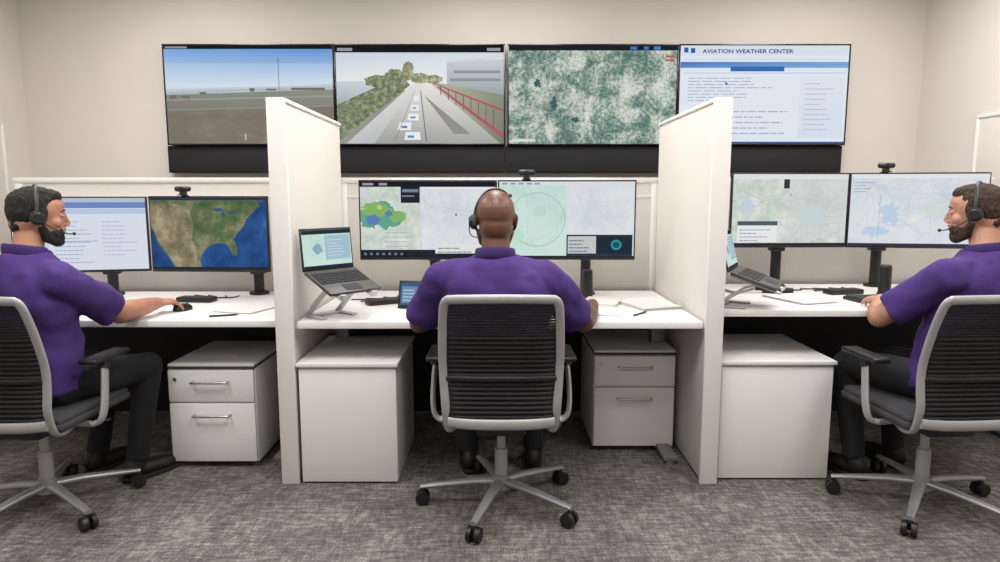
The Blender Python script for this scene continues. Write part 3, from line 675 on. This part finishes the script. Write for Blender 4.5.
# ------------------------------------------------------------- chair
def back_y(z):
    pts=[(0.40,-0.235),(0.46,-0.250),(0.56,-0.248),(0.66,-0.252),(0.78,-0.280),(0.94,-0.335)]
    for (z0,y0),(z1,y1) in zip(pts,pts[1:]):
        if z<=z1: return y0+(y1-y0)*max(0,(z-z0))/(z1-z0)
    return pts[-1][1]
def back_w(z): 
    t=(z-0.44)/0.52; return 0.207+0.017*math.sin(math.pi*min(max(t,0),1)*0.9)-0.006*t
def chair(C,yaw,phase,lab):
    e=empty('office_chair',(C[0],C[1],0),yaw)
    b=B(); b.cone((0,0,0.075),(0,0,0.135),0.042,0.034,n=28)
    for i in range(5):
        a=math.radians(phase+72*i)-yaw; d=V((math.cos(a),math.sin(a),0))
        b.tube([d*0.02+V((0,0,0.105)),d*0.12+V((0,0,0.102)),d*0.25+V((0,0,0.088)),d*0.345+V((0,0,0.076))],[0.017,0.015,0.012,0.009],[0.026,0.022,0.018,0.014],n=14)
    b.obj('star_base',M_alu,e)
    for i in range(5):
        a=math.radians(phase+72*i)-yaw; d=V((math.cos(a),math.sin(a),0)); t=V((-d.y,d.x,0)); p=d*0.335
        b=B()
        for s in (-1,1): b.cone(p+t*s*0.008+V((0,0,0.030)),p+t*s*0.027+V((0,0,0.030)),0.030,0.028,n=22)
        b.box(p+V((0,0,0.045)),(0.02,0.02,0.04),0.005); b.cone(p+V((0,0,0.05)),p+V((0,0,0.082)),0.008,n=10)
        b.obj('caster',M_black,e)
    b=B(); b.cone((0,0,0.13),(0,0,0.25),0.027,n=24); b.cone((0,0,0.25),(0,0,0.38),0.018,n=24); b.obj('gas_lift',M_silver,e)
    b=B(); b.box((0,-0.02,0.375),(0.20,0.26,0.05),0.014); b.box((0,0.0,0.398),(0.36,0.34,0.02),0.006)
    b.tube(spath([(0.1,0.03,0.375),(0.19,0.05,0.372),(0.25,0.06,0.37)],4),0.006,0.012,n=8); b.obj('tilt_mechanism',M_black,e)
    b=B(); b.box((0,0.02,0.422),(0.47,0.46,0.035),0.016,seg=3); b.box((0,0.02,0.445),(0.455,0.45,0.035),0.017,seg=4); b.obj('seat',M_cush,e)
    nx=12; verts=[];faces=[]; z=0.458
    while z<0.922:
        up=z>0.79
        pitch=0.0115 if up else 0.0185; hgt=pitch*(0.80 if up else 0.92); yo=0.0 if up else -0.0045
        for (dz,dy) in ((0,0.002),(hgt*0.5,yo-0.002),(hgt,0.002)):
            w=back_w(z+dz)-0.006
            for i in range(nx+1):
                u=-1+2*i/nx; verts.append((u*w,back_y(z+dz)+0.004*u*u+dy*(1-u**6),z+dz))
        st=len(verts)-3*(nx+1)
        for k in range(2):
            for i in range(nx):
                a=st+k*(nx+1)+i; faces.append((a,a+1,a+nx+2,a+nx+1))
        z+=pitch
    me=bpy.data.meshes.new('backrest_mesh'); me.from_pydata(verts,[],faces)
    for p in me.polygons: p.use_smooth=True
    me.materials.append(M_mesh); o=bpy.data.objects.new('backrest',me); link(o); o.parent=e
    sm=o.modifiers.new('thick','SOLIDIFY'); sm.thickness=0.003; sm.offset=0
    b=B()
    for z in (0.62,): b.tube([(-back_w(z)+0.01,back_y(z)+0.0,z),(-0.1,back_y(z)-0.012,z),(0.1,back_y(z)-0.012,z),(back_w(z)-0.01,back_y(z),z)],0.004,0.010,ref=(0,1,0),n=8)
    b.obj('lumbar_support',M_black,e)
    side=[]
    for z in (0.50,0.58,0.66,0.74,0.82,0.89): side.append((back_w(z),back_y(z)+0.006,z))
    L=[(-0.15,-0.02,0.385),(-0.19,-0.14,0.388),(-0.204,-0.21,0.412)]+[(-x,y,z) for x,y,z in side]+[(-0.207,back_y(0.92)+0.006,0.918),(-0.196,back_y(0.93)+0.003,0.932),(-0.17,back_y(0.935)+0.001,0.936)]
    Rr=[(-x,y,z) for x,y,z in L][::-1]
    path=spath(L+[(0,back_y(0.935)-0.002,0.938)]+Rr,6)
    b=B(); b.tube(path,0.011,0.0170,ref=(0,1,0.15),n=14)
    b.tube(spath([(-0.205,back_y(0.455)+0.004,0.448),(-0.1,back_y(0.45)-0.008,0.440),(0.1,back_y(0.45)-0.008,0.440),(0.205,back_y(0.455)+0.004,0.448)],5),0.009,0.021,ref=(0,1,0),n=12)
    b.obj('backrest_frame',M_silver,e)
    for s in (-1,1):
        b=B(); b.tube(spath([(s*0.16,-0.03,0.385),(s*0.235,-0.03,0.383),(s*0.272,-0.03,0.40),(s*0.284,-0.02,0.46),(s*0.280,0.0,0.56),(s*0.272,0.02,0.635)],6),0.011,0.022,ref=(1,0,0.01),n=12)
        arm=b.obj('armrest_support',M_silver,e)
        b=B(); b.cone((s*0.277,0.008,0.605),(s*0.272,0.02,0.642),0.018,0.021,n=16); b.box((s*0.268,0.03,0.652),(0.075,0.24,0.022),0.010,seg=3); b.obj('armrest_pad',M_black,e)
    top(e,lab,'chair','office chairs')
chair((0.005,2.71),0.0,252,'office chair with grey frame and ribbed charcoal back, middle desk')
chair((-1.90,2.67),-0.04,326,'office chair with grey frame, bearded man with black hair in it')
chair((1.79,2.70),0.06,232,'office chair with grey frame, bearded brown-haired man in it')

# ------------------------------------------------------------- people
def hand(b,wrist,d,nrm,thumb,curl=14,s=1.0):
    d=V(d).normalized(); nrm=V(nrm); nrm=(nrm-d*nrm.dot(d)).normalized(); side=d.cross(nrm).normalized()
    if side.dot(V(thumb))<0: side=-side
    R=Matrix((side,d,nrm)).transposed()
    if R.determinant()<0: R=Matrix((side,d,-nrm)).transposed()
    W=V(wrist)
    b.chain([W-d*0.01,W+d*0.02],[0.027*s,0.024*s])
    b.ell(W+d*0.05*s,(0.040*s,0.050*s,0.017*s),rot=R)
    b.ell(W+d*0.068*s,(0.041*s,0.026*s,0.014*s),rot=R)
    for k,(off,L) in enumerate(((0.031,0.90),(0.0105,1.0),(-0.010,0.94),(-0.030,0.76))):
        p=W+d*(0.082-0.006*abs(k-1))*s+side*off*s; pts=[p-d*0.02*s,p]; ang=math.radians(4)
        dd=(d+side*(off*2.2)).normalized()
        for seg in (0.040,0.026,0.021):
            ang+=math.radians(curl); q=pts[-1]+(dd*math.cos(ang)-nrm*math.sin(ang))*seg*L*s; pts.append(q)
        b.chain(pts,[0.0095*s,0.0095*s,0.0085*s,0.0078*s,0.0068*s],n=12)
    p=W+d*0.025*s+side*0.026*s
    b.chain([W+d*0.012*s+side*0.012*s,p,p+(d*0.6+side*0.75-nrm*0.2).normalized()*0.036*s,p+(d*0.75+side*0.6-nrm*0.3).normalized()*0.065*s],[0.015*s,0.014*s,0.0105*s,0.008*s],n=12)

def person(C,yaw,headpos,headyaw,headpitch,armL,armR,legs,skin,hairmat,hairstyle,lab,boom,scale=1.0,hs_=1.0,curlR=14,lift=0.0):
    """arm: (elbow, wrist, hand_dir) in world space; legs: [(knee, ankle, toe_dir)] local"""
    root_loc=V((C[0],C[1],0)); Rz=Matrix.Rotation(yaw,4,'Z'); inv=(Matrix.Translation(root_loc)@Rz).inverted()
    def L(p): return inv@V(p)
    def LD(d): return inv.to_3x3()@V(d)
    k=scale
    hp=L(headpos)
    HM=Matrix.Translation(hp)@Matrix.Rotation(headyaw-yaw,4,'Z')@Matrix.Rotation(headpitch,4,'X')@Matrix.Scale(hs_,4)
    fy=hp.y-0.03
    fx=hp.x
    def torso(b,g,lo=0.47):
        S=[(0,-0.055,0.47,0.150,0.105),(0,-0.050,0.52,0.176,0.125),(0,-0.045,0.60,0.174,0.125),(0,-0.045,0.70,0.170,0.122),(0,-0.050,0.80,0.178,0.122),(0,-0.05,0.88,0.192,0.122),(0,-0.045,0.95,0.192,0.114),(0,-0.042,1.00,0.168,0.100),(0,-0.038,1.035,0.122,0.082),(0,-0.032,1.065,0.080,0.066)]
        out=[]
        for (x,y,z,rx,ry) in S:
            t=max(0,(z-0.55)/0.5)
            out.append((x+fx*t,y+fy*t,z+lift*t,(rx*k+g),(ry*k+g)))
        b.loft([o for o in out if o[2]>=lo],n=40,e=2.25)
    shz=0.970+lift*0.87
    shL=V((-0.185*k+fx*0.87,-0.04+fy*0.87,shz)); shR=V((0.185*k+fx*0.87,-0.04+fy*0.87,shz))
    hips=[V((-0.10,-0.04,0.535)),V((0.10,-0.04,0.535))]
    arms=[]
    for sh,a in ((shL,armL),(shR,armR)): arms.append((sh,L(a[0]),L(a[1]),LD(a[2])))
    b=B(); torso(b,-0.012)
    for i,(sh,el,wr,hd) in enumerate(arms):
        b.chain([sh,(sh+el)/2,el,el+(wr-el)*0.3,el+(wr-el)*0.7,wr],[0.058*k,0.050*k,0.043*k,0.047*k,0.037*k,0.028*k])
        hand(b,wr,hd,(0,0,1),(1,0,0) if i==0 else (-1,0,0),curl=14 if i==0 else curlR)
    for h,(kn,an,td) in zip(hips,legs):
        b.chain([h,(h+V(kn))/2,V(kn),V(kn)+(V(an)-V(kn))*0.35,V(an)],[0.085,0.072,0.055,0.052,0.036])
    nb=V((fx*0.95,-0.035+fy*0.95,1.03+lift)); 
    nt=HM@V((0,-0.028,-0.05))
    b.chain([nb,(nb+nt)/2,nt],[0.060*k,0.053*k,0.052*k])
    b.M=HM
    b.ell((0,-0.012,0.030),(0.074,0.096,0.086)); b.ell((0,-0.032,-0.02),(0.064,0.070,0.070))
    b.ell((0,0.022,-0.018),(0.058,0.066,0.078)); b.ell((0,0.045,0.045),(0.054,0.044,0.042)); b.ell((0,0.040,-0.058),(0.042,0.046,0.048))
    b.ell((0,0.062,-0.094),(0.022,0.021,0.018))
    for s in (-1,1):
        b.chain([(s*0.056,-0.004,-0.045),(s*0.046,0.018,-0.078),(s*0.018,0.056,-0.096)],[0.016,0.017,0.016]); b.ell((s*0.038,0.054,-0.020),(0.020,0.023,0.022))
        b.ell((s*0.010,0.094,-0.031),(0.0065,0.009,0.0065)); b.ell((s*0.026,0.078,0.027),(0.020,0.008,0.006))
        b.ell((s*0.030,0.0745,0.009),(0.014,0.0095,0.0095))
        er=Matrix.Rotation(s*0.35,3,'Z')
        b.ell((s*0.075,-0.010,-0.004),(0.006,0.017,0.029),rot=er); b.ell((s*0.080,-0.017,0.008),(0.004,0.012,0.018),rot=er); b.ell((s*0.073,-0.002,-0.028),(0.005,0.009,0.010),rot=er)
    b.chain([(0,0.084,0.024),(0,0.091,0.006),(0,0.100,-0.014),(0,0.102,-0.024)],[0.007,0.0072,0.0085,0.009])
    b.ell((0,0.080,-0.050),(0.024,0.011,0.016)); b.ell((0,0.0875,-0.0545),(0.021,0.007,0.0042)); b.ell((0,0.0855,-0.064),(0.018,0.008,0.005))
    b.M=Matrix.Identity(4)
    body=b.obj('person',skin,None,loc=root_loc,rot=(0,0,yaw))
    bake(body,[('REMESH',dict(mode='VOXEL',voxel_size=0.004,use_smooth_shade=True)),('SMOOTH',dict(factor=0.5,iterations=4))])
    top(body,lab,'person')
    tex=bpy.data.textures.get('folds') or bpy.data.textures.new('folds','CLOUDS'); tex.noise_scale=0.12; tex.noise_depth=1
    b=B(); torso(b,0.014,0.50)
    for (sh,el,wr,hd) in arms:
        e2=sh+(el-sh)*0.84
        b.chain([sh,(sh+e2)/2],[0.074*k,0.071*k]); b.cone((sh+e2)/2,e2,0.071*k,0.072*k,n=28)
        b.chain([sh+V((0,0,0.004)),V((fx*0.93,-0.035+fy*0.93,1.005+lift))],[0.068*k,0.066*k])
    sh_o=b.obj('polo_shirt',M_shirt,body)
    bake(sh_o,[('REMESH',dict(mode='VOXEL',voxel_size=0.007,use_smooth_shade=True)),('SMOOTH',dict(factor=0.6,iterations=7)),('DISPLACE',dict(texture=tex,strength=0.038,mid_level=0.5,texture_coords='LOCAL')),('SMOOTH',dict(factor=0.5,iterations=2))])
    b=B(); cc=V((fx*0.98,-0.034+fy*0.98,1.070+lift)); pts=[]; 
    for i in range(28):
        a=2*math.pi*i/28; pts.append(cc+V((math.cos(a)*0.070*k,math.sin(a)*0.070*k,-0.014*math.sin(a))))
    b.tube(pts,0.024,0.006,ref=(0,0,1),n=10,closed=True); b.obj('collar',M_collar,sh_o)
    b=B(); b.ell((0,-0.045,0.545),(0.185*k,0.135,0.085)); b.loft([(0,-0.05,0.50,0.172*k,0.125),(0,-0.05,0.60,0.176*k,0.128)],e=2.3)
    for h,(kn,an,td) in zip(hips,legs):
        kn=V(kn);an=V(an); b.chain([h,(h+kn)/2,kn,kn+(an-kn)*0.4],[0.090,0.080,0.062,0.056]); b.cone(kn+(an-kn)*0.4,an+(an-kn)*0.02,0.056,0.048,n=24)
    tr=b.obj('trousers',M_jean,body)
    bake(tr,[('REMESH',dict(mode='VOXEL',voxel_size=0.009,use_smooth_shade=True)),('SMOOTH',dict(factor=0.5,iterations=3)),('DISPLACE',dict(texture=tex,strength=0.012,mid_level=0.5,texture_coords='LOCAL'))])
    for (kn,an,td) in legs:
        a=math.atan2(td[1],td[0])-math.pi/2; M=Matrix.Translation((an[0],an[1],0))@Matrix.Rotation(a,4,'Z')
        b=B(); b.M=M
        b.ell((0,0.06,0.045),(0.042,0.125,0.034)); b.ell((0,-0.02,0.06),(0.038,0.055,0.05)); b.chain([(0,-0.01,0.06),(0,-0.01,0.10)],[0.040,0.038]); b.ell((0,0.11,0.04),(0.044,0.065,0.028))
        so=b.obj('shoe',M_shoe,body); bake(so,[('REMESH',dict(mode='VOXEL',voxel_size=0.006,use_smooth_shade=True)),('SMOOTH',dict(factor=0.5,iterations=3))])
        b=B(); b.M=M; b.loft([(0,0.052,0.001,0.040,0.127),(0,0.052,0.018,0.043,0.131),(0,0.052,0.022,0.041,0.128)],n=28,e=2.4); b.obj('sole',M_sole,so)
    for s in (-1,1):
        b=B(); b.M=HM; b.ell((s*0.030,0.0785,0.0085),(0.0105,0.0080,0.0050),u=16,v=12); b.ell((s*0.030,0.0840,0.0085),(0.0045,0.004,0.0042),mi=1,u=14,v=10); b.obj('eye',[M_eye,M_iris],body)
    ht=bpy.data.textures.get('curls') or bpy.data.textures.new('curls','CLOUDS'); ht.noise_scale=0.018; ht.noise_depth=3
    if hairstyle:
        b=B(); b.M=HM
        b.ell((0,-0.020,0.050),(0.076,0.091,0.070)); b.ell((0,-0.042,0.018),(0.073,0.069,0.076)); b.ell((0,0.034,0.084),(0.050,0.046,0.032)); b.ell((0,-0.01,0.095),(0.058,0.064,0.028)); b.ell((0,-0.060,-0.032),(0.054,0.040,0.040))
        for s in (-1,1): b.ell((s*0.069,0.014,0.014),(0.006,0.012,0.036)); b.ell((s*0.057,-0.02,0.03),(0.019,0.05,0.045))
        h=b.obj('hair',hairmat,body)
        bake(h,[('REMESH',dict(mode='VOXEL',voxel_size=0.0028,use_smooth_shade=True)),('SMOOTH',dict(factor=0.5,iterations=6)),('DISPLACE',dict(texture=ht,strength=0.008,mid_level=0.5,texture_coords='LOCAL'))])
        b=B(); b.M=HM
        b.ell((0,0.064,-0.098),(0.027,0.026,0.023)); b.ell((0,0.0895,-0.0465),(0.022,0.0055,0.0035)); b.ell((0,0.080,-0.083),(0.021,0.010,0.012))
        for s in (-1,1):
            b.chain([(s*0.062,0.006,-0.018),(s*0.060,0.004,-0.045),(s*0.048,0.022,-0.080),(s*0.020,0.058,-0.098)],[0.009,0.017,0.021,0.020]); b.ell((s*0.027,0.070,-0.064),(0.011,0.016,0.020)); b.ell((s*0.040,0.045,-0.070),(0.013,0.024,0.020))
        h=b.obj('beard',hairmat,body)
        bake(h,[('REMESH',dict(mode='VOXEL',voxel_size=0.0028,use_smooth_shade=True)),('SMOOTH',dict(factor=0.5,iterations=5)),('DISPLACE',dict(texture=ht,strength=0.005,mid_level=0.5,texture_coords='LOCAL'))])
        b=B(); b.M=HM
        for s in (-1,1): b.tube([(s*0.012,0.0870,0.029),(s*0.028,0.086,0.033),(s*0.044,0.076,0.029)],0.0028,0.003,n=8)
        b.obj('eyebrows',hairmat,body)
    WM=Matrix.Translation(root_loc)@Rz@HM
    hs=bpy.data.objects.new('headset',None); link(hs); hs.matrix_world=WM; hs.empty_display_size=0.05
    b=B(); pts=[]
    R1=0.088 if hairstyle else 0.082; R2=0.133 if hairstyle else 0.124
    a0=0.0 if hairstyle else 0.30*math.pi
    for i in range(25):
        a=a0+(math.pi-a0)*i/24; pts.append((R1*math.cos(a)*1.0,-0.012,-0.005+R2*math.sin(a)))
    b.tube(pts,0.004,0.008,ref=(0,0.01,1),n=10); b.obj('headband',M_black,hs)
    sides=(-1,1) if hairstyle else (-1,)
    for s in sides:
        b=B(); b.cone((s*0.076,-0.010,-0.004),(s*0.090,-0.010,-0.004),0.028,0.028,n=26); b.obj('ear_cushion',M_cush,hs)
        b=B(); b.cone((s*0.089,-0.010,-0.004),(s*0.100,-0.010,-0.004),0.025,0.018,n=26); b.obj('ear_cup',M_black,hs)
    if not hairstyle:
        b=B(); b.ell((R1*math.cos(a0),-0.012,-0.005+R2*math.sin(a0)-0.002),(0.016,0.012,0.008)); b.obj('side_pad',M_black,hs)
    s=boom
    b=B(); b.tube(spath([(s*0.098,-0.004,-0.012),(s*0.094,0.045,-0.045),(s*0.076,0.090,-0.062),(s*0.045,0.116,-0.064)],6),0.0022,n=8); b.obj('microphone_boom',M_black,hs)
    b=B(); b.ell((s*0.036,0.118,-0.064),(0.011,0.007,0.007)); b.obj('microphone',M_black,hs)
    top(hs,'black headset with microphone boom worn by a man','headset','headsets')
    return body

person((0.0,2.735),0.0,(-0.02,2.755,1.205),0.10,-0.04,
  ((-0.345,2.83,0.765),(-0.25,3.08,0.80),(0.45,0.9,-0.06)),
  ((0.360,2.84,0.765),(0.43,3.07,0.80),(-0.05,1.0,-0.05)),
  [((-0.15,0.34,0.53),(-0.15,0.34,0.10),(-0.1,1)),((0.15,0.34,0.53),(0.16,0.36,0.10),(0.1,1))],
  M_skinB,None,False,'bald man in purple polo shirt seated with back turned',-1,scale=1.10,hs_=1.09)
person((-1.885,2.73),-0.42,(-1.875,2.72,1.222),-0.88,-0.06,
  ((-2.06,3.02,0.80),(-1.94,3.22,0.79),(0.3,0.9,-0.04)),
  ((-1.665,2.875,0.795),(-1.635,3.13,0.800),(0.50,0.9,-0.02)),
  [((-0.15,0.36,0.53),(-0.16,0.28,0.10),(-0.1,1)),((0.12,0.36,0.53),(0.09,0.30,0.10),(0.2,1))],
  M_skinA,M_hairA,True,'bearded black-haired man in purple polo shirt reaching across desk',1,scale=1.04,curlR=22,lift=0.015)
person((1.875,2.76),0.36,(1.945,2.74,1.235),0.82,-0.06,
  ((1.600,2.77,0.80),(1.735,3.00,0.835),(0.15,1.0,-0.05)),
  ((2.12,2.99,0.84),(2.00,3.20,0.835),(-0.3,0.9,-0.04)),
  [((-0.13,0.36,0.53),(-0.12,0.30,0.10),(-0.1,1)),((0.15,0.36,0.53),(0.16,0.32,0.10),(0.1,1))],
  M_skinC,M_hairC,True,'bearded brown-haired man in purple polo shirt typing at desk',-1,scale=1.04,lift=0.02)

# ------------------------------------------------------------- world & camera
w=bpy.data.worlds.new('World'); scene.world=w; w.use_nodes=True
w.node_tree.nodes['Background'].inputs['Color'].default_value=(1,0.97,0.93,1)
w.node_tree.nodes['Background'].inputs['Strength'].default_value=0.3
cam=bpy.data.cameras.new('camera'); cam.lens=24.0; cam.sensor_width=36; cam.clip_start=0.05
co=bpy.data.objects.new('camera',cam); link(co); co.location=(0,0,1.31); co.rotation_euler=(math.radians(90-7.35),0,0)
scene.camera=co
